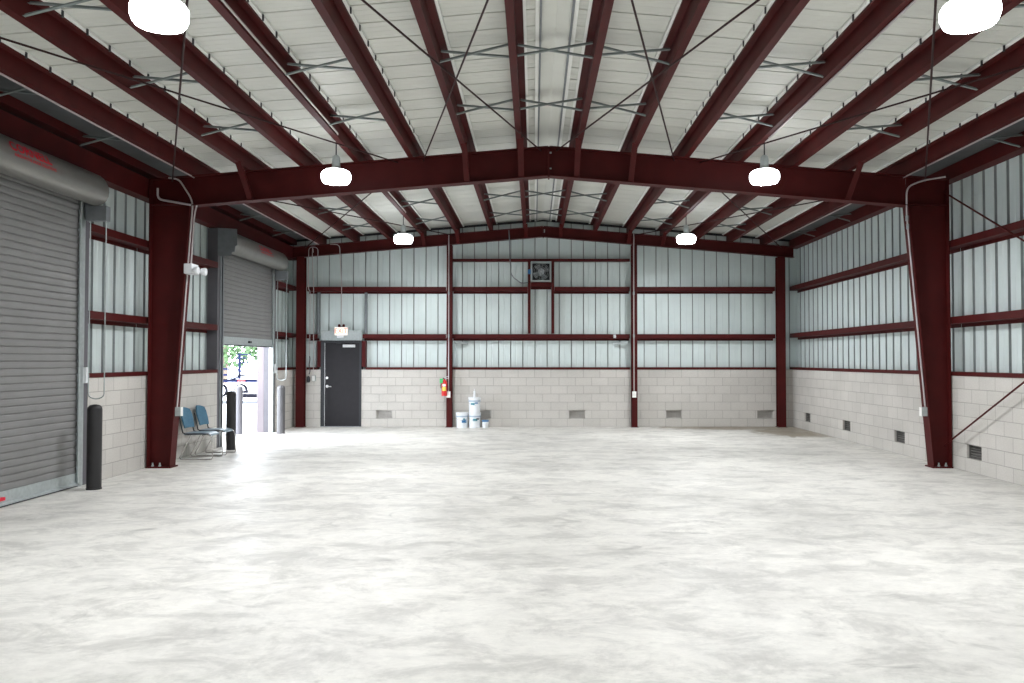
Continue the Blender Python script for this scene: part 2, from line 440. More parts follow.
# ------------------------------------------------------------------ main frame
RD = .465; FW = .10
def colo(s): return -XW+.03 if s < 0 else XW-.02     # outer face of a main column
def colb(s): return .345 if s < 0 else .27           # depth of the tapered column at the floor
def column(s, side):
    x0 = colo(s)
    root = thing('steel_column', f'tapered dark red steel column of the main frame by the {side} wall', 'column', (s*6.0, YM, 0), 'main frame columns')
    top, bot, zk = .62, colb(s), 4.06
    zt_ = zp(XW)
    xi0, xi1 = x0 - s*bot, x0 - s*top
    MB().prism([(x0 - s*.006, .02), (xi0, .02), (xi1, zk), (xi1, zp(xi1)-.01), (x0 - s*.006, zt_-.01)], 'y', YM-.005, YM+.005).build('web', RED, root, smooth=False)
    MB().box(min(x0, x0-s*.014), max(x0, x0-s*.014), YM-FW, YM+FW, .02, zt_-.01).build('outer_flange', RED, root)
    n = Vector((-s, 0, 0))*.014
    MB().prism([(xi0, .02), (xi0-s*.014, .02), (xi1-s*.014, zk), (xi1, zk)], 'y', YM-FW, YM+FW).build('inner_flange', RED, root, smooth=False)
    MB().prism([(x0, zt_-.012), (xi1, zp(xi1)-.012), (xi1, zp(xi1)), (x0, zt_)], 'y', YM-FW, YM+FW).build('cap_plate', RED, root, smooth=False)
    MB().prism([(x0-s*.02, 4.05), (xi1, 4.055), (xi1, 4.067), (x0-s*.02, 4.062)], 'y', YM-FW+.01, YM-.006).build('stiffener', RED, root, smooth=False)
    MB().box(min(x0, xi0-s*.04), max(x0, xi0-s*.04), YM-.13, YM+.13, 0, .02).build('base_plate', RED, root)
    for dx in (.08, .19):
        for dy in (-.065, .065):
            MB().lathe([(.012,.02),(.012,.075)], (x0-s*dx, YM+dy, 0), 8).lathe([(.022,.02),(.022,.042)], (x0-s*dx, YM+dy, 0), 6).build('anchor_bolt', GALV, root)
    return root
column(-1, 'left'); column(1, 'right')

def rafter(s, side, y, depth, xend, label, group, fw, braces):
    root = thing('roof_rafter', label, 'rafter', (s*xend/2, y, zp(xend/2)-depth), group)
    x1 = s*xend
    T = lambda x: zp(x)-.002
    B = lambda x: zp(x)-depth
    xc = s*.012
    MB().prism([(xc, T(xc)), (x1, T(x1)), (x1, B(x1)), (xc, B(xc))], 'y', y-.005, y+.005).build('web', RED, root, smooth=False)
    MB().prism([(xc, T(xc)), (x1, T(x1)), (x1, T(x1)-.012), (xc, T(xc)-.012)], 'y', y-fw, y+fw).build('top_flange', RED, root, smooth=False)
    MB().prism([(xc, B(xc)), (x1, B(x1)), (x1, B(x1)+.012), (xc, B(xc)+.012)], 'y', y-fw, y+fw).build('bottom_flange', RED, root, smooth=False)
    MB().box(min(0, xc), max(0, xc), y-fw, y+fw, B(0)-.02, T(0)-.015).build('splice_plate', RED, root)
    for bz in (.12, depth-.1):
        MB().lathe([(.014, 0), (.014, .03)], (xc, y-fw*.55, B(0)+bz), 6, 'x').build('splice_bolt', GALV, root)
    return root
for s, side in ((-1, 'left'), (1, 'right')):
    rafter(s, side, YM, RD, XW-.65, f'{side} half of the deep dark red rafter spanning mid-hall columns', 'main frame rafters', FW, ())
    rafter(s, side, 20.02, .265, XW, f'{side} half of the shallow dark red end rafter above the far wall', 'end frame rafters', .08, ())

# flange braces from purlins to the lower flange of the rafters
def brace(x, y0, y1, zb, label, grp):
    a = (x, y0, zp(x)+.01); b_ = (x, y1, zb)
    mb = MB(); mb.bar(a, b_, .006, .085, (1,0,0)); mb.bar(Vector(a)+Vector((.04,.03,0)), Vector(b_)+Vector((.04,.03,0)), .06, .006, (1,0,0))
    tag(mb.build('flange_brace', RED, origin=b_), label, 'brace', grp)
for s, side in ((-1, 'left'), (1, 'right')):
    for k in (0, 1, 5):
        x = s*PX[k] + s*.01
        brace(x, YM-.62, YM-.09, zp(x)-RD+.02, f'dark red diagonal strut from {ORD[k]} {side} purlin down to main rafter', 'flange braces on main rafter')
    for k in (0, 2, 3):
        x = s*PX[k] + s*.01
        brace(x, 19.5, 19.95, zp(x)-.245, f'dark red diagonal strut from {ORD[k]} {side} purlin down to end rafter', 'flange braces on end rafter')

# bracing rods
def rod(p, q, label, grp, r=.011):
    m_ = (Vector(p)+Vector(q))/2
    tag(MB().tube([p, q], r, 8).build('bracing_rod', RODM if p[2] > 4.3 else RED, origin=m_), label, 'rod', grp)
YN = 4.93
for s, side in ((-1, 'left'), (1, 'right')):
    h = lambda x: zp(x)-.05
    G = 'roof bracing rods in the nearer bay'
    rod((s*.12, YM-.02, h(.12)), (s*2.30, YN, h(2.3)), f'thin roof bracing rod from ridge of main rafter outward over {side} slope', G)
    rod((s*1.95, YM-.02, h(1.95)), (s*.1, YN, h(.1)), f'thin roof bracing rod from main rafter up to ridge on {side} slope', G)
    rod((s*2.35, YM-.02, h(2.35)), (s*6.0, YN, h(6.0)), f'thin roof bracing rod sloping out to {side} eave in front of rafter', G)
    rod((s*5.85, YM-.02, h(5.85)), (s*2.3, YN, h(2.3)), f'thin roof bracing rod dropping from near lamp to {side} column head', G)
    G = 'roof bracing rods in the far bay'
    rod((s*2.2, YM+.02, h(2.2)), (s*5.9, 20.0, h(5.9)), f'thin rod behind main rafter running out to far {side} corner', G)
    rod((s*5.85, YM+.02, h(5.85)), (s*2.2, 20.0, h(2.2)), f'thin rod behind main rafter running from {side} column to end rafter', G)
rod((6.08, YM-.06, .34), (6.08, YN, 4.14), 'dark red wall bracing rod rising from right column base', 'wall bracing rods', .013)
rod((6.11, YM-.06, 4.26), (6.11, YN, .32), 'dark red wall bracing rod falling from right column head', 'wall bracing rods', .013)

# ------------------------------------------------------------------ girts
def zee(mb, place, u0, u1, z, axis, sgn, base):
    """web flat at the bottom, inner flange up, outer flange down; depth runs outward from base"""
    t = .006; fl = .10
    poly = [(0, z), (.2, z), (.2, z-.05), (.2-t, z-.05), (.2-t, z-t), (0, z-t), (0, z-t)]
    poly = [(0, z-t), (.2-t, z-t), (.2-t, z-.06), (.2, z-.06), (.2, z), (t, z), (t, z+fl-.018), (.024, z+fl-.018), (.024, z+fl), (0, z+fl)]
    pts = [(base + sgn*d, zz) for d, zz in poly]
    mb.prism(pts, axis, u0, u1)
def girt(u0, u1, z, axis, sgn, base, label, grp):
    mb = MB(); zee(mb, None, u0, u1, z, axis, sgn, base)
    c = ((base, (u0+u1)/2, z) if axis == 'y' else ((u0+u1)/2, base, z))
    tag(mb.build('wall_girt', RED, origin=c, smooth=False), label, 'girt', grp)
GZ = (2.22, 3.40)
lvl = {2.22: 'lower', 3.40: 'upper'}
for z in GZ:
    girt(YN, YM-.01, z, 'y', 1, XW, f'{lvl[z]} dark red girt on right wall, camera side of column', 'right wall girts')
    girt(YM+.01, YBP-.02, z, 'y', 1, XW, f'{lvl[z]} dark red girt on right wall, beyond the column', 'right wall girts')
    girt(D1[1]+.2, YM-.01, z, 'y', -1, -XW, f'{lvl[z]} short dark red girt between near shutter and left column', 'left wall girts')
    girt(YM+.01, D2[0]-.2, z, 'y', -1, -XW, f'{lvl[z]} dark red girt between left column and open shutter', 'left wall girts')
    girt(D2[1]+.2, YBP-.02, z, 'y', -1, -XW, f'{lvl[z]} short dark red girt between open shutter and far corner', 'left wall girts')
GB = 'end wall girts'
girt(-5.89, MX0-.09, GZ[0]-.02, 'x', 1, YB, 'stub of dark red girt left of the charcoal door head', GB)
girt(MX1+.02, -2.42, GZ[0]-.02, 'x', 1, YB, 'lower dark red girt between charcoal door and extinguisher post', GB)
girt(-2.26, 2.16, GZ[0]-.02, 'x', 1, YB, 'lower dark red girt across middle bay below the fan posts', GB)
girt(2.32, 5.78, GZ[0]-.02, 'x', 1, YB, 'lower dark red girt in right-hand bay of the end wall', GB)
girt(-5.89, -2.42, GZ[1]-.02, 'x', 1, YB, 'upper dark red girt above the charcoal door bay', GB)
girt(-2.26, -.39, GZ[1]-.02, 'x', 1, YB, 'upper dark red girt left of the exhaust fan', GB)
girt(.28, 2.16, GZ[1]-.02, 'x', 1, YB, 'upper dark red girt right of the exhaust fan', GB)
girt(2.32, 5.78, GZ[1]-.02, 'x', 1, YB, 'upper dark red girt in right-hand bay of the end wall', GB)
girt(-.31, .20, 3.49, 'x', 1, YB, 'short dark red girt directly under the exhaust fan', GB)
tag(MB().box(-2.26, 2.16, YB, YB+.2, 4.12, 4.18).build('fan_header', RED, origin=(0, YB, 4.15)), 'thin dark red header across middle bay above the fan', 'girt', GB)
for x, sd in ((-.35, 'left'), (.24, 'right')):
    tag(MB().box(x-.035, x+.035, YB, YB+.2, 2.32, 4.12).build('fan_post', RED, origin=(x, YB, 2.32)), f'dark red framing post on the {sd} side of the fan', 'post', 'fan framing posts')

# sills on top of the block
def sill(u0, u1, axis, sgn, base, label):
    poly = [(-.012, ZS), (.2, ZS), (.2, ZS+.012), (0, ZS+.012), (0, ZS+.062), (-.012, ZS+.062)]
    poly = [(-.012, ZS-.004), (-.004, ZS-.004), (-.004, ZS+.001), (.2, ZS+.001), (.2, ZS+.055), (-.012, ZS+.055)]
    mb = MB().prism([(base+sgn*d, z) for d, z in poly], axis, u0, u1)
    c = ((base, (u0+u1)/2, ZS) if axis == 'y' else ((u0+u1)/2, base, ZS))
    tag(mb.build('sill_channel', RED, origin=c, smooth=False), label, 'sill', 'sill channels on the block')
sill(YF, YM, 'y', 1, XW, 'dark red sill capping right block wall, camera side of column')
sill(YM, YBP-.02, 'y', 1, XW, 'dark red sill capping right block wall, beyond the column')
sill(D1[1]+.2, YM, 'y', -1, -XW, 'dark red sill between near shutter and left column')
sill(YM, D2[0]-.2, 'y', -1, -XW, 'dark red sill on block above the blue chairs')
sill(D2[1]+.2, YBP-.02, 'y', -1, -XW, 'dark red sill between open shutter and far corner')
sill(-5.89, MX0-.1, 'x', 1, YB, 'short dark red sill left of the charcoal door')
sill(MX1+.1, -2.42, 'x', 1, YB, 'dark red sill right of the charcoal door')
sill(-2.26, 2.16, 'x', 1, YB, 'dark red sill on block above the white pails')
sill(2.32, 5.78, 'x', 1, YB, 'dark red sill in right-hand bay of end wall')

# eave members
def eave(poly, y0, y1, name, label):
    c = (poly[0][0], (y0+y1)/2, poly[0][1])
    tag(MB().prism(poly, 'y', y0, y1).build(name, RED, origin=c, smooth=False), label, 'eave beam', 'eave members')
eave([(XW, 4.45), (XP-.005, 4.45), (XP-.005, 4.67), (XP-.02, 4.67), (XP-.02, 4.465), (XW+.012, 4.465), (XW+.012, 4.66), (XW, 4.66)], YF, YBP-.02,
     'eave_strut', 'dark red eave strut along the top of the right wall')
eave([(-XW, 4.16), (-XP+.005, 4.16), (-XP+.005, 4.46), (-XW, 4.46)], YF, YBP-.02, 'header_beam', 'deep dark red header beam above both roller shutters')
eave([(-XW, 4.55), (-XP+.005, 4.55), (-XP+.005, 4.67), (-XW, 4.67)], YF, YBP-.02, 'eave_strut', 'dark red eave strut under roof edge on shutter side')

# end wall posts
def hpost(x, w, y0, y1, z1, label, name='end_wall_column'):
    root = thing(name, label, 'column', (x, (y0+y1)/2, 0), 'end wall columns')
    mb = MB().box(x-w/2, x+w/2, y0, y0+.01, .012, z1).box(x-w/2, x+w/2, y1-.01, y1, .012, z1).box(x-.004, x+.004, y0+.01, y1-.01, .012, z1)
    mb.build('section', RED, root)
    MB().box(x-w/2-.02, x+w/2+.02, y0-.02, y1, 0, .012).build('base_plate', RED, root)
    for sx in (-1, 1):
        MB().lathe([(.012, .012), (.012, .06)], (x+sx*w*.28, y0-.01+.05, 0), 8).build('anchor_bolt', GALV, root)
hpost(-2.32, .135, 19.955, 20.155, zp(2.34)-.27, 'slim dark red post carrying the fire extinguisher')
hpost(2.25, .135, 19.955, 20.155, zp(2.24)-.27, 'slim dark red post on the end wall right of the fan bay')
hpost(-6.00, .195, 19.955, 20.155, zp(6.0)-.27, 'dark red corner post in the far corner beside the open shutter')
hpost(5.88, .19, 19.955, 20.155, zp(5.88)-.27, 'dark red corner post in the far right corner')

# ------------------------------------------------------------------ text helper
def text_pts(body, size, align='CENTER', cuts=0, bold=0):
    cu = bpy.data.curves.new('t', 'FONT'); cu.body = body; cu.size = size; cu.align_x = align; cu.align_y = 'CENTER'
    cu.resolution_u = 3; cu.offset = bold
    o = bpy.data.objects.new('t', cu); C.objects.link(o)
    bpy.context.view_layer.update()
    me = bpy.data.meshes.new_from_object(o.evaluated_get(bpy.context.evaluated_depsgraph_get()))
    if cuts:                                         # cut into strips so the letters can follow a rounded face
        b = bmesh.new(); b.from_mesh(me)
        for i in range(cuts):
            v = -size*.6 + size*1.2*(i+.5)/cuts
            bmesh.ops.bisect_plane(b, geom=b.verts[:]+b.edges[:]+b.faces[:], plane_co=(0,v,0), plane_no=(0,1,0))
        b.to_mesh(me); b.free()
    vs = [tuple(v.co) for v in me.vertices]; fs = [tuple(p.vertices) for p in me.polygons]
    bpy.data.objects.remove(o); bpy.data.curves.remove(cu); bpy.data.meshes.remove(me)
    return vs, fs

# ------------------------------------------------------------------ roller shutters
HP = [(0,4.14),(.08,4.14),(.14,4.13),(.195,4.105),(.245,4.065),(.285,4.01),(.31,3.95),(.318,3.885),(.308,3.82),(.28,3.765),(.24,3.73),(.19,3.71),(.14,3.70)]
def hood_at(t):                                  # arc length position (m from wall) -> (d, z)
    for i in range(len(HP)-1):
        a, b_ = Vector(HP[i]), Vector(HP[i+1]); l = (b_-a).length
        if t <= l: return a.lerp(b_, t/l), (b_-a).normalized()
        t -= l
    return Vector(HP[-1]), Vector((0,-1))
def shutter(y0, y1, zbot, label, handle_y=None, zlogo=0, near_plate=False, chainy=None, nchain=.9):
    root = thing('roller_shutter', label, 'roller door', (-XW, (y0+y1)/2, 0), 'roller shutters')
    xc = -XW - .03
    # curtain of interlocking slats
    pts = []; z = zbot + .16; pitch = .0865
    while z < 3.86:
        for dz, d in ((0, -.008), (.003, .002), (.012, .007), (.040, .009), (.070, .007), (.0795, .002), (.0825, -.008)):
            pts.append((xc + d, z + dz))
        z += pitch
    vs = []; fs = []
    for x, z in pts: vs += [(x, y0+.01, z), (x, y1-.01, z)]
    for i in range(len(pts)-1): fs.append((2*i, 2*i+1, 2*i+3, 2*i+2))
    n = len(vs)
    back = [(-XW-.07, y0+.01, pts[0][1]), (-XW-.07, y1-.01, pts[0][1]), (-XW-.07, y1-.01, pts[-1][1]), (-XW-.07, y0+.01, pts[-1][1])]
    vs += back; fs.append((n, n+3, n+2, n+1))
    MB().add(vs, fs).build('curtain', SHUT, root, recalc=False, smooth=False)
    # bottom bar
    bb = MB().prism([(-XW-.06, zbot+.01), (-XW+.02, zbot+.01), (-XW+.02, zbot+.03), (-XW-.01, zbot+.04), (-XW-.01, zbot+.165), (-XW-.06, zbot+.165)], 'y', y0+.015, y1-.015).build('bottom_bar', GALV, root, smooth=False)
    MB().box(-XW-.05, -XW+.0, y0+.02, y1-.02, zbot-.012 if zbot > .1 else 0.001, zbot+.01).build('rubber_seal', BLACK, bb)
    if handle_y:
        MB().box(-XW-.01, -XW+.03, handle_y-.09, handle_y+.09, zbot+.07, zbot+.105).build('lift_handle', LOGO, bb)
    else:
        MB().box(-XW-.01, -XW+.03, (y0+y1)/2-.06, (y0+y1)/2+.06, zbot+.06, zbot+.10).build('lift_handle', BLACK, bb)
    # guides
    for a, sg in ((y0, -1), (y1, 1)):
        ya, yb = (a-.07, a+.03) if sg < 0 else (a-.03, a+.07)
        yo = a - .19 if sg < 0 else a + .02
        mb = MB().box(-XW-.09, -XW+.02, min(a, a+sg*.012), max(a, a+sg*.012), 0.002, 3.80)
        mb.box(-XW+.008, -XW+.02, min(a-sg*.05, a+sg*.012), max(a-sg*.05, a+sg*.012), .002, 3.80)
        mb.box(-XW-.005, -XW+.005, min(a, a+sg*.09), max(a, a+sg*.09), .002, 3.80)
        mb.build('guide', GALV if near_plate is False or sg > 0 else GALVD, root)
    # hood
    hy0, hy1 = y0-.22, y1+.075
    poly = [(-XW+d, z) for d, z in HP] + [(-XW+.27, 3.72)] + [(-XW+d-.01 if d > .02 else -XW, z-.01) for d, z in reversed(HP[:-1])]
    poly = [(-XW+d, z) for d, z in HP] + [(-XW+.27, 3.715)] + [(-XW+.005, 4.135)]
    inner = [(-XW+max(d-.012, 0), z-.012 if z > 3.95 else z+.004) for d, z in HP]
    poly = [(-XW+d, z) for d, z in HP] + list(reversed(inner))
    MB().prism(poly, 'y', hy0, hy1).build('hood', HOOD, root)
    for yy in (hy0, hy1):
        out_ = [(-XW, 3.62)] + [(-XW+d, z) for d, z in HP] + [(-XW+.13, 3.66), (-XW+.10, 3.62)]
        if near_plate and yy == hy0: out_ = [(-XW, 3.62), (-XW, 4.15), (-XW+.36, 4.13), (-XW+.365, 3.82), (-XW+.33, 3.80), (-XW+.32, 3.70), (-XW+.27, 3.69), (-XW+.25, 3.62)]
        MB().prism(out_, 'y', yy-.006, yy+.006).build('hood_end_plate', GALVD, root, smooth=False)
    # maker's lettering on the rounded face
    hood = [c for c in root.children if c.name.startswith('hood') and 'end' not in c.name][0]
    for body, size, t0, off in (('CORNELL', .15, .365, .06), ('INNOVATIVE DOOR SOLUTIONS', .045, .455, .13)):
        vs, fs = text_pts(body, size, cuts=14, bold=size*.028)
        out = []
        for u, v, w in vs:
            (p, tn) = hood_at(t0 - v); nrm = Vector((-tn.y, tn.x))
            q = p + nrm*.005
            if nrm.x < 0: q = p - nrm*.005
            out.append((-XW+q.x, zlogo + off + u*1.15, q.y))
        MB().add(out, fs).build('logo_lettering', LOGO, hood, recalc=False, smooth=False)
    # chain hoist at the far end
    hz = MB().box(-XW+.03, -XW+.31, y1+.03, y1+.14, 3.50, 3.70).build('hoist_housing', GALVD, root, bevel=.008)
    xa, xb = -XW+.07, -XW+.28
    yk = y1 + .085
    pts = [(xa, yk, 3.6), (xa, yk, nchain+.06)] + [(xa+(xb-xa)*.5-(xb-xa)*.5*math.cos(PI*i/8), yk, nchain+.06-.07*math.sin(PI*i/8)) for i in range(1, 8)] + [(xb, yk, nchain+.06), (xb, yk, 3.6)]
    MB().tube(pts, .008, 6).build('hand_chain', GALV, root)
    MB().box(-XW-.0, -XW+.04, y1+.07, y1+.13, 1.35, 1.56).build('chain_keeper', PLAST, root)
    return root
shutter(*D1, .01, 'closed grey roller shutter nearest the camera on the left wall', handle_y=9.05, zlogo=9.02, nchain=1.15)
shutter(*D2, 1.95, 'half raised grey roller shutter opening onto the bright yard', zlogo=17.0, near_plate=True, nchain=1.2)

# jambs of the two openings (steel channels) and outer reveals
for (a, b_), nm in ((D1, 'closed near shutter'), (D2, 'half raised shutter')):
    for y, sg, w in ((a, -1, 'nearer'), (b_, 1, 'farther')):
        ya, yb = min(y+sg*.002, y+sg*.2), max(y+sg*.002, y+sg*.2)
        root = thing('shutter_jamb', f'steel door jamb at the {w} edge of the {nm}', 'jamb', (-6.3, y+sg*.1, 0), 'shutter jambs')
        m = JAMB
        MB().box(-XW-.20, -XW-.006, ya, yb, 0, 4.15).build('channel', m, root)
        MB().box(-XW-.36, -XW-.205, ya, yb, 0, 3.72).build('outer_trim', WARM, root)

# ------------------------------------------------------------------ man door in the end wall
d = thing('door_1', 'charcoal steel door under the exit sign in the end wall', 'door', ((MX0+MX1)/2, YB, 0), kind='structure')
fr = MB().box(MX0, MX0+.085, YB-.02, YB+.26, 0, MZ).box(MX1-.055, MX1, YB-.02, YB+.26, 0, MZ).box(MX0+.085, MX1-.055, YB-.02, YB+.26, MZ-.055, MZ).build('frame', DARKST, d)
lf = MB().box(MX0+.087, MX1-.057, YB+.015, YB+.06, .008, MZ-.056).build('leaf', DOORG, d, bevel=.003)
MB().box(MX0+.088, MX0+.098, YB+.005, YB+.016, .01, MZ-.06).build('edge_strip', SILVER, d)
MB().lathe([(.032, 0), (.032, -.015), (.022, -.022)], (MX0+.15, YB+.014, 1.21), 16, 'y').build('deadbolt', SILVER, d)
lv = MB().lathe([(.036, 0), (.036, -.012), (.014, -.016), (.014, -.055)], (MX0+.155, YB+.014, 1.0), 16, 'y').build('lever_handle', SILVER, d)
MB().tube([(MX0+.15, YB-.04, 1.0), (MX0+.21, YB-.042, 1.0), (MX0+.27, YB-.038, .995)], .012, 8).build('lever', SILVER, lv)
cl = MB().box(MX0+.55, MX0+.85, YB-.055, YB+.014, MZ-.17, MZ-.10).build('closer', SILVER, d, bevel=.006)
MB().box(MX0+.05, MX1-.02, YB+.20, YB+.25, .012, MZ-.02).build('stop_panel', DARKST, d)
MB().bar((MX0+.62, YB-.045, MZ-.09), (MX0+.40, YB-.10, MZ-.07), .025, .008).bar((MX0+.40, YB-.10, MZ-.07), (MX0+.62, YB-.03, MZ-.05), .025, .008).build('closer_arm', DARKST, cl)
MB().box(MX0+.01, MX1-.01, YB-.03, YB+.26, 0, .012).build('threshold', GALVD, d)
# flashing, red jamb posts and studs around the door
tag(MB().box(MX0-.0, MX1+.0, YB+.005, YB+.02, MZ+.002, MZ+.25).build('door_flashing', GALV, origin=((MX0+MX1)/2, YB, MZ)), 'plain grey metal flashing directly above the charcoal door', 'flashing')
for x, sd in ((MX0-.05, 'left'), (MX1+.05, 'right')):
    tag(MB().box(x-.045, x+.045, YB-.004, YB+.19, ZS+.06, GZ[0]-.09).build('door_post', RED, origin=(x, YB, ZS+.06)), f'short dark red post beside the charcoal door, {sd} side', 'post', 'posts beside the door')
    x2 = x + (-.03 if sd == 'left' else .04)
    mb = MB().box(x2-.03, x2+.03, YB+.03, YB+.036, GZ[0]+.08, GZ[1]-.06).box(x2-.03, x2-.025, YB+.03, YB+.12, GZ[0]+.08, GZ[1]-.06).box(x2+.025, x2+.03, YB+.03, YB+.12, GZ[0]+.08, GZ[1]-.06)
    tag(mb.build('steel_stud', GALVD, origin=(x2, YB, GZ[0]+.08)), f'grey steel stud between girts above the door, {sd} side', 'stud', 'studs above the door')

for x0, x1, sd in ((-2.2, -1.9, 'left'), (2.12, 1.78, 'right')):
    st_ = thing('post_strap', f'short grey steel strap from slim post back to the panel, {sd} end of middle bay', 'strap', ((x0+x1)/2, 20.25, 2.08), 'straps behind the slim posts')
    MB().bar((x0, 20.16, 2.10), (x1, 20.345, 2.06), .06, .05).build('angle', GALV, st_)
# exit sign
ex = thing('exit_sign', 'glowing exit sign mounted above the charcoal door', 'exit sign', (-5.02, YB-.02, 2.26))
cx, zc = -5.02, 2.37
MB().box(cx-.165, cx+.165, YB-.06, YB+.004, zc-.105, zc+.105).build('housing', PLAST, ex, bevel=.008)
MB().box(cx-.155, cx+.155, YB-.068, YB-.061, zc-.095, zc+.095).build('face_panel', EXITM, ex)
vs, fs = text_pts('EXIT', .185)
MB().add([(cx+u*.82, YB-.0705, zc+v) for u, v, w in vs], fs).build('lettering', EXITL, ex, recalc=False, smooth=False)
for dx in (-.055, .055):
    MB().lathe([(.03, 0), (.034, .05), (.02, .07)], (cx+dx, YB-.03, zc+.105), 14).build('lamp_head', RED, ex)
MB().box(cx-.11, cx+.06, YB-.04, YB+.004, zc-.16, zc-.106).build('mounting_box', PLAST, ex)

# ------------------------------------------------------------------ exhaust fan
fx, fz, fh = -.055, 3.855, .252
fan = thing('exhaust_fan', 'square grey exhaust fan with shutter high on the end wall', 'fan', (fx, YB, fz-fh))
y0, y1 = YB-.07, YB+.18
mb = MB()
for a in ((fx-fh, fx-fh+.035, fz-fh, fz+fh), (fx+fh-.035, fx+fh, fz-fh, fz+fh), (fx-fh+.035, fx+fh-.035, fz-fh, fz-fh+.04), (fx-fh+.035, fx+fh-.035, fz+fh-.03, fz+fh)):
    mb.box(a[0], a[1], y0, y1, a[2], a[3])
mb.build('housing', GALV, fan)
MB().box(fx-fh+.035, fx+fh-.035, y1-.02, y1-.005, fz-fh+.03, fz+fh-.03).build('shutter_plate', DARKST, fan)
MB().lathe([(.09, -.06), (.09, .08), (.05, .10)], (fx, YB+.05, fz), 18, 'y').build('motor', GALVD, fan)
for k in range(4):
    a = k*PI/2 + .5; ca, sa = math.cos(a), math.sin(a)
    b_ = []
    for r, w, tw in ((.05, .035, .03), (.12, .06, .035), (.195, .075, .02)):
        for sg in (-1, 1):
            px, pz = r*ca - sg*w*sa, r*sa + sg*w*ca
            b_.append((fx+px, YB+.11+sg*tw, fz+pz))
    m_ = MB().add(b_ + [(x, y+.004, z) for x, y, z in b_], [(0,1,3,2),(2,3,5,4),(6,8,9,7),(8,10,11,9),(0,2,8,6),(2,4,10,8),(1,7,9,3),(3,9,11,5),(4,5,11,10),(0,6,7,1)])
    m_.build('fan_blade', GALVD, fan)
mb = MB()
for r in (.07, .12, .17, .205):
    mb.tube([(fx+r*math.cos(2*PI*i/24), YB-.05, fz+r*math.sin(2*PI*i/24)) for i in range(25)], .003, 5)
for k in range(3):
    a = k*PI/3+.3; mb.tube([(fx-.21*math.cos(a), YB-.05, fz-.21*math.sin(a)), (fx+.21*math.cos(a), YB-.05, fz+.21*math.sin(a))], .004, 5)
mb.build('wire_guard', GALV, fan)
MB().box(fx-fh-.07, fx-fh-.002, YB-.07, YB-.006, fz-.06, fz+.05).build('switch_box', BLUEL, fan)

# ------------------------------------------------------------------ flood vents
def make_vent(axis, sgn, c, label, grp, pan, blade):
    """c = (u, wall plane)"""
    u, w = c
    loc = (w, u, VZ[0]) if axis == 'y' else (u, w, VZ[0])
    root = thing('flood_vent', label, 'vent', loc, grp)
    def bx(u0, u1, d0, d1, z0, z1):
        m = MB()
        if axis == 'y': m.box(min(w+sgn*d0, w+sgn*d1), max(w+sgn*d0, w+sgn*d1), u0, u1, z0, z1)
        else: m.box(u0, u1, w+d0, w+d1, z0, z1)
        return m
    z0, z1 = VZ; ua, ub = u-.198, u+.198
    m = bx(ua, ua+.014, .035, .10, z0+.002, z1-.002)
    for q in ((ub-.014, ub, z0+.002, z1-.002), (ua+.014, ub-.014, z0+.002, z0+.016), (ua+.014, ub-.014, z1-.016, z1-.002)):
        n = bx(q[0], q[1], .035, .10, q[2], q[3]); m.add(n.v, n.f)
    m.build('frame', pan, root)
    bx(ua+.014, ub-.014, .085, .095, z0+.016, z1-.016).build('backing', pan, root)
    for k in range(2):
        q0 = ua + .02 + k*.181
        for j in range(4):
            zz = z0 + .028 + j*.038
            bx(q0, q0+.175, .05, .083, zz, zz+.012).build('louver', blade, root)
namesR = ['low dark vent in right block wall nearest the camera', 'dark vent in right block wall beside the bracing rod', 'dark vent in right block wall just beyond the column',
          'dark vent in right block wall, middle of far bay', 'dark vent in right block wall nearest the far corner']
for y, l in list(zip(ventR, namesR))[1:]: make_vent('y', 1, (y, XW), l, 'low vents in the right wall', VENTD, VENTM)
make_vent('y', 1, (ventR[0], XW), namesR[0], 'low vents in the right wall', VENTD, VENTM)
namesB = ['low grey vent between charcoal door and extinguisher', 'low grey vent half hidden behind the white pails', 'low grey vent in middle bay right of the pails',
          'low grey vent just right of the right slim post', 'low grey vent beside the far right corner post']
VENTL = mat('vent_light', (.50, .48, .45), .6, vary=.08, vscale=20)
for x, l in zip(ventB, namesB): make_vent('x', 1, (x, YB), l, 'low vents in the end wall', VENTL, VENTL)

# ------------------------------------------------------------------ lamps
def lamp(x, y, label, first=None):
    z = 4.25
    if first: return copy_tree(first, (x, y, z), label)
    root = thing('high_bay_lamp', label, 'lamp', (x, y, z), 'round high bay lamps under the purlins')
    sg = 1 if x > 0 else -1
    MB().lathe([(.15, .085), (.185, .065), (.207, .03), (.207, -.03), (.19, -.075), (.178, -.09), (.174, -.09), (.172, -.06), (.10, -.058)], (x, y, z), 24).build('lens', LENSS, root)
    MB().lathe([(.171, -.062), (.13, -.068), (.05, -.07)], (x, y, z), 24).build('diffuser', LENS, root)
    MB().lathe([(.03, .30), (.05, .28), (.058, .22), (.058, .14), (.08, .11), (.14, .088), (.04, .086)], (x, y, z), 20).build('driver_housing', GALV, root)
    MB().tube([(x, y, z+.29), (x, y, zp(x)+.10)], .009, 8).build('stem', DARKST, root)
    MB().box(x-.055, x+.055, y-.055, y+.055, zp(x)+.06, zp(x)+.13).build('junction_box', GALV, root)
    return root
LX = 3.03
l0 = lamp(-LX, 6.0, 'glaring round high bay lamp nearest the camera on the left')
lamp(-LX, 11.4, 'glaring round high bay lamp against the left half of the main rafter', l0)
lamp(-LX, 17.3, 'glaring round high bay lamp near the end wall, above the charcoal door side', l0)
r0 = lamp(LX, 6.0, 'glaring round high bay lamp nearest the camera on the right')
lamp(LX, 11.4, 'glaring round high bay lamp against the right half of the main rafter', r0)
lamp(LX, 17.3, 'glaring round high bay lamp near the end wall, on the right', r0)
lamp(-LX, .4, 'round high bay lamp behind the camera on the left', l0)
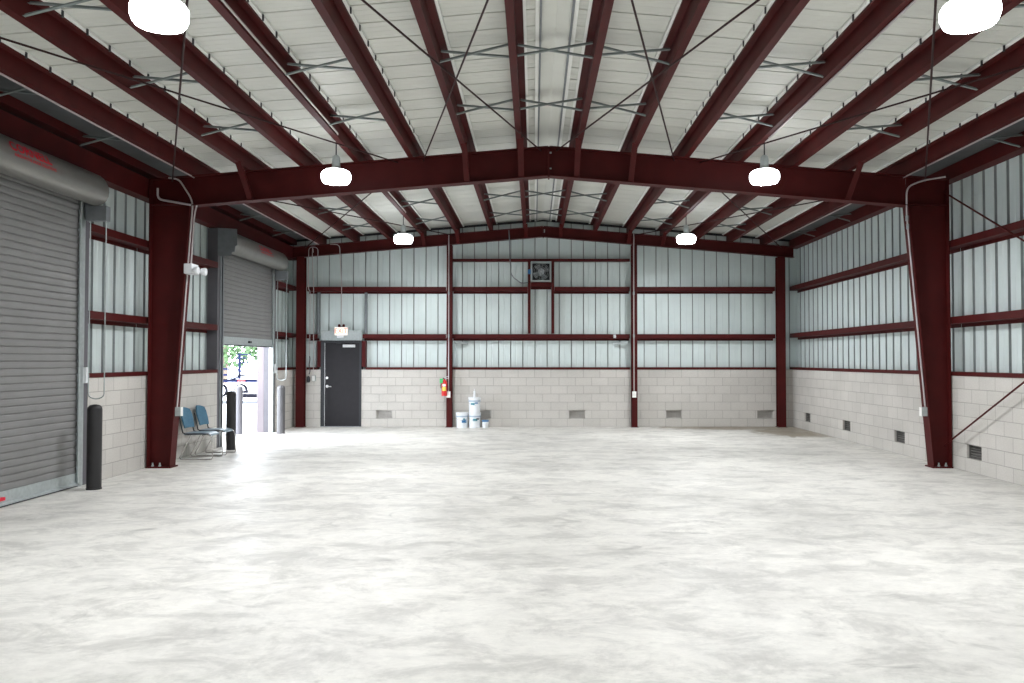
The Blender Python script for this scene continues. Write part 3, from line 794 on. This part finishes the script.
lamp(LX, .4, 'round high bay lamp behind the camera on the right', r0)

# ------------------------------------------------------------------ conduits
def conduit(pts, label, r=.013, m=None, grp='electrical conduits', name='conduit', extra=None):
    # rounded corners
    P = [Vector(p) for p in pts]; out = [P[0]]
    for i in range(1, len(P)-1):
        a, b_, c = P[i-1], P[i], P[i+1]
        rr = min(.12, (b_-a).length*.45, (c-b_).length*.45)
        p0 = b_ + (a-b_).normalized()*rr; p1 = b_ + (c-b_).normalized()*rr
        for j in range(6):
            t = j/5; out.append(p0*(1-t)**2 + b_*2*t*(1-t) + p1*t*t)
    out.append(P[-1])
    root = thing(name, label, 'conduit', P[-1], grp)
    MB().tube(out, r, 8).build('pipe', m or CONDUIT, root)
    for p in (extra or []):
        MB().lathe([(r*1.7, -.04), (r*1.7, .04)], p, 8).build('coupling', GALV, root)
    return root
def outlet(x, y, z, axis, label):
    root = thing('outlet_box', label, 'outlet', (x, y, z-.06), 'outlet boxes on the columns')
    MB().box(x-.045, x+.045, y-.03, y+.03, z-.07, z+.07).build('box_body', GALV, root, bevel=.004)
    if axis == 'x+': MB().box(x+.046, x+.054, y-.036, y+.036, z-.068, z+.068).build('cover_plate', CREAM, root)
    elif axis == 'x-': MB().box(x-.054, x-.046, y-.036, y+.036, z-.068, z+.068).build('cover_plate', CREAM, root)
    else: MB().box(x-.05, x+.05, y-.038, y-.031, z-.075, z+.075).build('cover_plate', CREAM, root)
def colx(s, z): return colo(s) - s*(colb(s) + (.62-colb(s))*z/4.06 + .014)     # inner flange face of a main column
for s, side in ((-1, 'left'), (1, 'right')):
    g = -s*.018
    pts = [(s*5.86, YM-.13, 4.46), (s*5.70, YM-.13, 4.44), (colx(s, 4.1)+g, YM-.05, 4.12), (colx(s, .92)+g, YM-.05, .92)]
    if s > 0: pts = [(s*6.05, YM-.25, 4.45), (s*5.75, YM-.14, 4.42), (colx(s, 4.3)+g, YM-.13, 4.32), (colx(s, 3.9)+g, YM-.05, 3.9), (colx(s, .92)+g, YM-.05, .92)]
    conduit(pts, f'thin steel conduit down the inner edge of the {side} steel column', extra=[(colx(s, 3.85)+g, YM-.05, 3.85), (colx(s, 3.72)+g, YM-.05, 3.72)] if s > 0 else None)
    outlet(colx(s, .86)-s*.046, YM-.05, .86, 'x-' if s > 0 else 'x+', f'small outlet box low on the {side} steel column')
conduit([(colx(-1, 4.0)+.075, YM-.03, 4.06), (colx(-1, 3.8)+.055, YM-.03, 3.9), (colx(-1, 3.15)+.055, YM-.03, 3.15)], 'short second conduit feeding the emergency light on the left column')
for x, sd in ((-2.31, 'extinguisher post'), (2.25, 'right slim post')):
    conduit([(x-.02, 19.92, zp(x)-.01), (x-.02, 19.90, zp(x)-.12), (x-.02, 19.935, 4.3), (x-.02, 19.935, .88)], f'thin steel conduit down the front of the {sd}', extra=[(x-.02, 19.935, 3.3), (x-.02, 19.935, 2.25)])
    outlet(x-.02, 19.92, .81, 'y', f'white outlet box low on the {sd}')
for s, side in ((-1, 'left'), (1, 'right')):
    xx = s*PX[3] + .017 if s < 0 else PX[3] + .072
    dzc = .03 if s < 0 else -.014
    for ya, yb, l in ((YF+1, 11.32, 'nearer bay'), (YM+.3, 17.22, 'far bay')):
        conduit([(xx, ya, zp(xx)+dzc), (xx, yb-.25, zp(xx)+dzc), (s*LX, yb-.06, zp(LX)+.06)], f'steel conduit under fourth {side} purlin to the lamp in {l}', r=.012, m=CONDUIT)
    xl = s*(PX[6]+.075)
    conduit([(xl, YF+1, zp(xl)-.014), (xl, 19.8, zp(xl)-.014)], f'long steel conduit under the outermost {side} purlin', r=.012, m=CONDUIT)
# drops at the far left corner and at the fan
conduit([(-5.55, 19.88, 4.20), (-5.55, 19.90, 4.43), (-5.78, 19.9, 4.44), (-5.79, 19.93, 3.4), (-5.79, 20.08, 3.36), (-5.79, 20.08, 1.32)], 'outer thin conduit dropping beside the far left corner post', r=.009)
sw = thing('switch_box', 'small switch box at end of conduit left of charcoal door', 'switch', (-5.70, YB, 1.2))
MB().box(-5.745, -5.655, YB-.06, YB, 1.13, 1.27).build('box_body', GALV, sw, bevel=.004)
MB().box(-5.735, -5.665, YB-.066, YB-.061, 1.14, 1.26).build('cover_plate', CREAM, sw)
conduit([(-5.66, 19.88, 4.30), (-5.68, 19.88, 4.44), (-5.70, 19.93, 4.2), (-5.70, 20.08, 3.36), (-5.70, 20.10, 1.27)], 'inner thin conduit dropping to the switch box beside door', r=.009)
cd = thing('power_cord', 'coiled cord hanging beside the switch box left of door', 'cord', (-5.83, 20.1, 1.1))
MB().tube([(-5.79+.012*math.sin(i*1.1), 20.07+.006*math.cos(i*1.7), 1.75-.05*i) for i in range(10)], .011, 6).build('cord', DARKST, cd)
MB().lathe([(.03, 0), (.045, .04), (.04, .12), (.02, .16)], (-5.82, 20.08, 1.10), 12).build('plug', DARKST, cd)
conduit([(-5.25, 19.88, 4.50), (-5.02, 19.90, 4.50), (-5.02, 20.0, 4.05), (-5.02, 20.13, 3.5), (-5.02, 20.13, 2.50)], 'thin conduit dropping from end rafter to the exit sign', r=.009)
conduit([(-.85, 19.93, 4.86), (-.84, 19.90, 4.7), (-.83, 20.0, 4.2), (-.80, 20.10, 3.75), (-.55, 20.12, 3.56), (-.38, 20.12, 3.58)], 'curved grey flexible conduit from end rafter to the fan', r=.012, m=GALVD)

# emergency light on the left column
xe = colx(-1, 3.05) + .03
em = thing('emergency_light', 'white twin-head emergency light on the left column', 'emergency light', (xe, YM-.05, 2.98))
MB().box(xe-.035, xe+.10, YM-.15, YM+.09, 2.98, 3.14).build('housing', PLAST, em, bevel=.012)
for dy, dx in ((-.10, .0), (.07, .06)):
    MB().lathe([(.03, 0), (.055, .02), (.062, .07), (.055, .085)], (xe+.10+dx*.8, YM+dy-.02, 3.03), 14, 'x').build('lamp_head', PLAST, em)

conduit([(-6.02, YM-.14, 4.30), (-6.02, YM-.14, 4.13), (-5.51, YM-.14, 4.04)], 'short pale pipe stub across the head of the left column', r=.017)
# sensor on the lower girt of the end wall, knee bracket pieces
for x, l in ((1.78, 'small white sensor on the lower girt near right slim post'),):
    s_ = thing('motion_sensor', l, 'sensor', (x, YB, 2.2))
    MB().lathe([(.032, 0), (.032, -.03), (.02, -.05), (.01, -.055)], (x, YB-.003, 2.24), 14, 'y').build('dome', PLAST, s_)
    MB().box(x-.03, x+.03, YB-.004, YB-.001, 2.20, 2.29).build('mount', PLAST, s_)

# ------------------------------------------------------------------ bollards
def bollard(x, y, label, m, first=None):
    root = thing('bollard', label, 'bollard', (x, y, 0), 'bollards beside the shutters')
    MB().lathe([(.088, 0), (.088, 1.02), (.082, 1.05), (.06, 1.075), (.02, 1.085)], (x, y, 0), 28).build('sleeve', m, root)
    MB().lathe([(.093, 0), (.093, .018), (.088, .02)], (x, y, 0), 28).build('base_ring', m, root)
bollard(-5.87, 10.42, 'black bollard in front of closed shutter nearest the camera', BLACK)
bollard(-5.83, 15.0, 'black bollard between blue chairs and the open doorway', BLACK)
bollard(-5.92, 18.25, 'grey steel bollard at the far side of the open doorway', mat('grey_bollard', (.075, .072, .075), .4))
bollard(-6.80, 18.05, 'pale bollard standing outside the open doorway', mat('pale_bollard', (.11, .105, .115), .5))

# ------------------------------------------------------------------ chairs
def chair(loc, label, first=None):
    if first: return copy_tree(first, loc, label)
    root = thing('stacking_chair', label, 'chair', loc, 'blue stacking chairs')
    ox, oy, _ = loc
    W = .205
    def shell(fn, nu, nv, th):
        vs = []
        for side in (0, 1):
            for i in range(nu+1):
                for j in range(nv+1):
                    vs.append(fn(i/nu, j/nv, side*th))
        fs = []; N = (nu+1)*(nv+1)
        q = lambda i, j, s_: s_*N + i*(nv+1) + j
        for i in range(nu):
            for j in range(nv):
                fs.append((q(i,j,0), q(i+1,j,0), q(i+1,j+1,0), q(i,j+1,0)))
                fs.append((q(i,j,1), q(i,j+1,1), q(i+1,j+1,1), q(i+1,j,1)))
        for i in range(nu):
            fs.append((q(i,0,0), q(i,0,1), q(i+1,0,1), q(i+1,0,0))); fs.append((q(i,nv,0), q(i+1,nv,0), q(i+1,nv,1), q(i,nv,1)))
        for j in range(nv):
            fs.append((q(0,j,0), q(0,j+1,0), q(0,j+1,1), q(0,j,1))); fs.append((q(nu,j,0), q(nu,j,1), q(nu,j+1,1), q(nu,j+1,0)))
        return vs, fs
    def seat(u, v, t):                      # u front-back, v across
        c = 2*v-1
        w = W*(1 - .10*max(0, (.5-u))**2*4*.5 - .14*max(0, u-.8)/.2*1.0 * .6)
        dip = -.018*(1-c*c)*math.sin(PI*min(1, u*1.1)) - .028*max(0, u-.8)/.2
        return (ox - .02 + .44*u, oy + w*c, .445 + dip - t + .012*(u-.5))
    MB().add(*shell(seat, 12, 12, .03)).build('seat', SEATB, root)
    def back(u, v, t):                      # u up
        c = 2*v-1
        w = W*(.98 - .22*max(0, u-.55)**2/.2 - .10*max(0, .35-u)/.35)
        up = u - .10*c*c*(u > .5)*(u-.5)*2
        return (ox - .03 - .085*up + .035*c*c - t, oy + w*c, .52 + .34*up)
    MB().add(*shell(back, 12, 12, .022)).build('backrest', BLUE, root)
    for sy in (-1, 1):
        y = oy + sy*(W+.012)
        fr_ = [(ox+.37, y, .425), (ox+.43, y, .40), (ox+.455, y, .34), (ox+.47, y, .04), (ox+.455, y, .014), (ox+.42, y, .0105),
               (ox-.02, y, .0105), (ox-.06, y, .014), (ox-.075, y, .04), (ox+.02, y, .22), (ox+.10, y, .41)]
        MB().tube(fr_, .0095, 8).build('sled_leg', CHROME, root)
        MB().tube([(ox+.40, y, .43), (ox+.02, y, .43), (ox-.025, y, .45), (ox-.05, y, .55), (ox-.09, y, .74)], .011, 8).build('side_frame', BLACK, root)
    for x, z in ((ox+.30, .405), (ox+.06, .408)):
        MB().tube([(x, oy-W-.012, z), (x, oy+W+.012, z)], .009, 8).build('cross_bar', CHROME, root)
    return root
c0 = chair((-6.02, 13.66, 0), 'blue stacking chair with sled legs, the one right beside the red column')
chair((-6.02, 14.27, 0), 'blue stacking chair with sled legs, the one nearer the open doorway', c0)

# ------------------------------------------------------------------ pails
def patch(x, y, r, z0, z1, a0, a1, m, parent, name='label'):
    n = 8; vs = []; fs = []
    for i in range(n+1):
        a = math.radians(a0+(a1-a0)*i/n)
        for rr in (r+.0015, r+.0005):
            for z in (z0, z1): vs.append((x+rr*math.cos(a), y+rr*math.sin(a), z))
    for i in range(n):
        b_ = 4*i; fs += [(b_, b_+4, b_+5, b_+1), (b_+2, b_+3, b_+7, b_+6), (b_, b_+2, b_+6, b_+4), (b_+1, b_+5, b_+7, b_+3)]
    fs += [(0,1,3,2), (4*n, 4*n+2, 4*n+3, 4*n+1)]
    return MB().add(vs, fs).build(name, m, parent)
PAILW = mat('pail_white', (.80, .83, .86), .35)
PAILB = mat('pail_band', (.42, .50, .60), .4)
def pail(x, y, z, label, lab, lid=True):
    root = thing('plastic_pail', label, 'pail', (x, y, z), 'white five gallon pails')
    body = MB().lathe([(.132, .0), (.135, .012), (.142, .30), (.148, .302), (.148, .318), (.143, .32), (.144, .335)], (x, y, z), 32).build('bucket', PAILW, root)
    MB().lathe([(.150, .332), (.153, .336), (.153, .366), (.146, .372), (.135, .368)], (x, y, z), 32).build('lid', PAILW, root)
    MB().lathe([(.1445, .262), (.1485, .264), (.1495, .296), (.1445, .299)], (x, y, z), 32).build('rim_band', PAILB, root)
    for a0, a1, z0, z1, m in lab:
        patch(x, y, .1425, z+z0, z+z1, a0, a1, m, body)
    pts = [(x+.150*math.cos(a), y+.150*math.sin(a), z+.285-.10*math.sin((a-PI)/PI*PI)) for a in [PI + PI*i/14 for i in range(15)]]
    MB().tube(pts, .003, 6).build('wire_handle', GALV, root)
    return root
py = 19.86
A = pail(-1.99, py, 0, 'white pail standing alone on the floor beside the post', [(-88, -50, .13, .20, BLUEL), (-75, -55, .20, .235, TEAL), (-48, -38, .12, .22, BLUEL)])
B_ = pail(-1.68, py, 0, 'white pail carrying another pail on its lid', [(-105, -60, .17, .225, TEAL), (-70, -40, .20, .24, DARKST)])
D_ = pail(-1.685, py, .3725, 'white pail stacked on top of another pail', [(-125, -85, .185, .235, TEAL), (-84, -50, .22, .25, BLUEL)])
tb = thing('caulk_tube', 'white tube standing upright on the stacked pail', 'tube', (-1.69, py, .745))
MB().lathe([(.028, .742), (.028, .89), (.024, .895), (.009, .90), (.006, .95)], (-1.69, py, 0), 16).build('cartridge', PLAST, tb)
jar = thing('paint_tub', 'small white tub with a blue lid beside the pails', 'tub', (-1.42, py-.02, 0))
MB().lathe([(.072, 0), (.076, .01), (.080, .145), (.080, .15)], (-1.42, py-.02, 0), 28).build('tub', PLAST, jar)
MB().lathe([(.083, .148), (.086, .152), (.086, .182), (.08, .186)], (-1.42, py-.02, 0), 28).build('lid', BLUEL, jar)

# ------------------------------------------------------------------ fire extinguisher
ex_ = thing('fire_extinguisher', 'red fire extinguisher hung on the slim post', 'fire extinguisher', (-2.425, 19.86, .78))
ex0, ey = -2.425, 19.86
body = MB().lathe([(.055, .775), (.068, .78), (.070, .80), (.070, 1.09), (.060, 1.13), (.035, 1.155), (.022, 1.165), (.022, 1.185)], (ex0, ey, 0), 24).build('cylinder', EXTR, ex_)
patch(ex0, ey, .070, .90, 1.00, -130, -50, YELL, body); patch(ex0, ey, .070, 1.01, 1.07, -125, -55, PLAST, body)
MB().box(ex0-.025, ex0+.025, ey-.02, ey+.02, 1.185, 1.215).build('valve', BLACK, ex_)
MB().bar((ex0, ey-.01, 1.22), (ex0+.10, ey-.02, 1.26), .02, .008).bar((ex0, ey-.01, 1.205), (ex0+.09, ey-.02, 1.205), .02, .008).build('lever', PLAST, ex_)
MB().tube([(ex0-.025, ey, 1.20), (ex0-.078, ey-.01, 1.15), (ex0-.083, ey-.02, 1.03), (ex0-.08, ey-.02, .96)], .011, 8).build('hose', BLACK, ex_)
MB().box(ex0-.105, ex0-.03, ey-.085, ey-.079, 1.09, 1.20).build('inspection_tag', GREEN, ex_)
MB().bar((ex0+.03, ey+.06, 1.0), (-2.40, 19.955, 1.0), .05, .03).build('bracket', DARKST, ex_)

# ------------------------------------------------------------------ yard outside
g = MB().box(-80, -XP-.05, -20, 110, -.16, -.02).build('yard_ground', GROUND); struct(g)
def tree(x, y, h, r, label):
    root = thing('tree', label, 'tree', (x, y, -.02), 'trees beyond the yard')
    MB().tube([(x, y, -.02), (x+.1, y, h*.35), (x-.05, y+.1, h*.6)], [.22, .16, .08], 8).build('trunk', BARK, root)
    rnd = random.Random(int(x*10)); vs = []; fs = []
    for i in range(1500):
        while True:
            p = Vector((rnd.uniform(-1,1), rnd.uniform(-1,1), rnd.uniform(-1,1)))
            if .35 < p.length < 1: break
        c = Vector((x, y, h*.62)) + Vector((p.x*r, p.y*r, p.z*h*.42))
        u = Vector((rnd.uniform(-1,1), rnd.uniform(-1,1), rnd.uniform(-1,1))).normalized(); w = u.orthogonal()
        s_ = rnd.uniform(.12, .25); n = len(vs)
        vs += [c-u*s_, c+w*s_*.5, c+u*s_, c-w*s_*.5]; fs.append((n, n+1, n+2, n+3))
    MB().add(vs, fs).build('leaves', LEAF, root, recalc=False, smooth=False)
tree(-22.4, 58, 5.2, 3.0, 'pale green tree seen through the open shutter, straight above trailer')
tree(-19.0, 60, 5.6, 2.6, 'pale green tree seen through the open shutter, toward far jamb')
# flatbed trailer with its load
tr = thing('flatbed_trailer', 'low trailer parked in the bright yard outside the shutter', 'trailer', (-13.6, 37, -.02))
MB().box(-15.6, -12.3, 36.4, 38.0, .66, .76).build('deck', YBLUE, tr)
MB().box(-15.5, -12.4, 36.36, 36.40, .76, .80).build('side_rail', YDARK, tr)
for x in (-14.35, -13.45):
    w = MB().lathe([(.20, 0), (.30, .02), (.30, .2), (.2, .22)], (x, 36.45, .28), 20, 'y').build('wheel', YDARK, tr)
    MB().lathe([(.24, -.01), (.17, -.02), (.05, -.03)], (x, 36.45, .28), 16, 'y').build('hub', YWHITE, w)
MB().box(-13.5, -13.2, 36.33, 36.36, .66, .76).build('tail_light', EXTR, tr)
tk = thing('round_tank', 'round pale tank lying on the trailer bed', 'tank', (-13.85, 37.1, .8))
MB().lathe([(.10, 36.6), (.22, 36.62), (.25, 36.70), (.25, 37.5), (.2, 37.56)], (-13.85, 0, 1.06), 24, 'y').build('shell', YWHITE, tk)
MB().lathe([(.25, 36.70), (.28, 36.70), (.28, 36.76), (.25, 36.76)], (-13.85, 0, 1.06), 24, 'y').build('end_band', YBLUE, tk)
rk = thing('steel_rack', 'dark blue steel rack with jutting arms standing on trailer', 'rack', (-13.4, 37, .8))
MB().box(-13.62, -13.54, 36.7, 36.8, .80, 1.95).build('upright', YBLUE, rk)
for z, x0, l, m in ((.92, -13.6, .30, YDARK), (1.12, -13.62, .38, YBLUE), (1.30, -13.6, .34, YBLUE), (1.50, -13.6, .42, YBLUE), (1.72, -13.7, .40, YBLUE), (1.88, -13.65, .55, YBLUE)):
    MB().box(x0, x0+l, 36.66, 36.84, z, z+.055).build('arm', m, rk)
for k, (x0, x1, y, z, l) in enumerate(((-16.6, -15.1, 41, 1.15, 'dark beam resting on blocks behind the trailer, upper one'), (-16.2, -15.5, 41, .85, 'dark beam resting on blocks behind the trailer, lower one'))):
    b_ = thing('steel_beam', l, 'beam', ((x0+x1)/2, y, -.02), 'beams behind the trailer', kind='thing')
    MB().box(x0, x1, y, y+.12, z, z+.10).build('section', YBLUE, b_)
    for xx in (x0+.1, x1-.1): MB().box(xx-.05, xx+.05, y, y+.12, -.02, z).build('block_stand', YWHITE, b_)
for x, l in ((-12.9, 'short dark offcut lying on the yard beyond the sleeper'),):
    o_ = thing('timber_offcut', l, 'timber', (x, 35.2, -.02)); MB().box(x-.25, x+.25, 35.1, 35.3, .22, .32).build('beam', YDARK, o_)
    for dx in (-.2, .2): MB().box(x+dx-.04, x+dx+.04, 35.1, 35.3, -.02, .22).build('block_stand', YWHITE, o_)
ti = thing('railway_sleeper', 'dark timber sleeper lying on the yard ground', 'timber', (-12.1, 34, -.02))
MB().box(-12.55, -11.0, 33.9, 34.12, .08, .24).build('beam', YDARK, ti, bevel=.01)
for x in (-12.45, -11.2): MB().box(x-.04, x+.04, 33.93, 34.1, -.02, .08).build('block_stand', YWHITE, ti)
kb = MB().box(-14, -10, 31.2, 31.4, -.02, .08).build('kerb', mat('kerb_grey', (.07, .075, .09), .8), origin=(-12, 31.3, -.02)); tag(kb, 'low grey kerb crossing the yard in front of sleeper', 'kerb')

# ------------------------------------------------------------------ light outside
w = bpy.data.worlds.new('sky'); bpy.context.scene.world = w; w.use_nodes = True
bg = w.node_tree.nodes['Background']; bg.inputs['Color'].default_value = (.86, .92, 1, 1); bg.inputs['Strength'].default_value = 11.5

# ------------------------------------------------------------------ camera
cam = bpy.data.cameras.new('camera'); co = bpy.data.objects.new('camera', cam); C.objects.link(co)
F = 810.0
cam.sensor_width = 36; cam.lens = F*36/1024; cam.clip_start = .05; cam.clip_end = 300
co.location = (-.23, 0, 1.655)
co.rotation_euler = (PI/2 + math.atan(18.5/F), 0, 0); cam.shift_x = -22/1024
sc = bpy.context.scene; sc.camera = co
vs_ = sc.view_settings
sc.display_settings.display_device = 'sRGB'
vs_.view_transform = 'Standard'; vs_.look = 'None'; vs_.gamma = 1; vs_.use_curve_mapping = False; vs_.exposure = 0.25
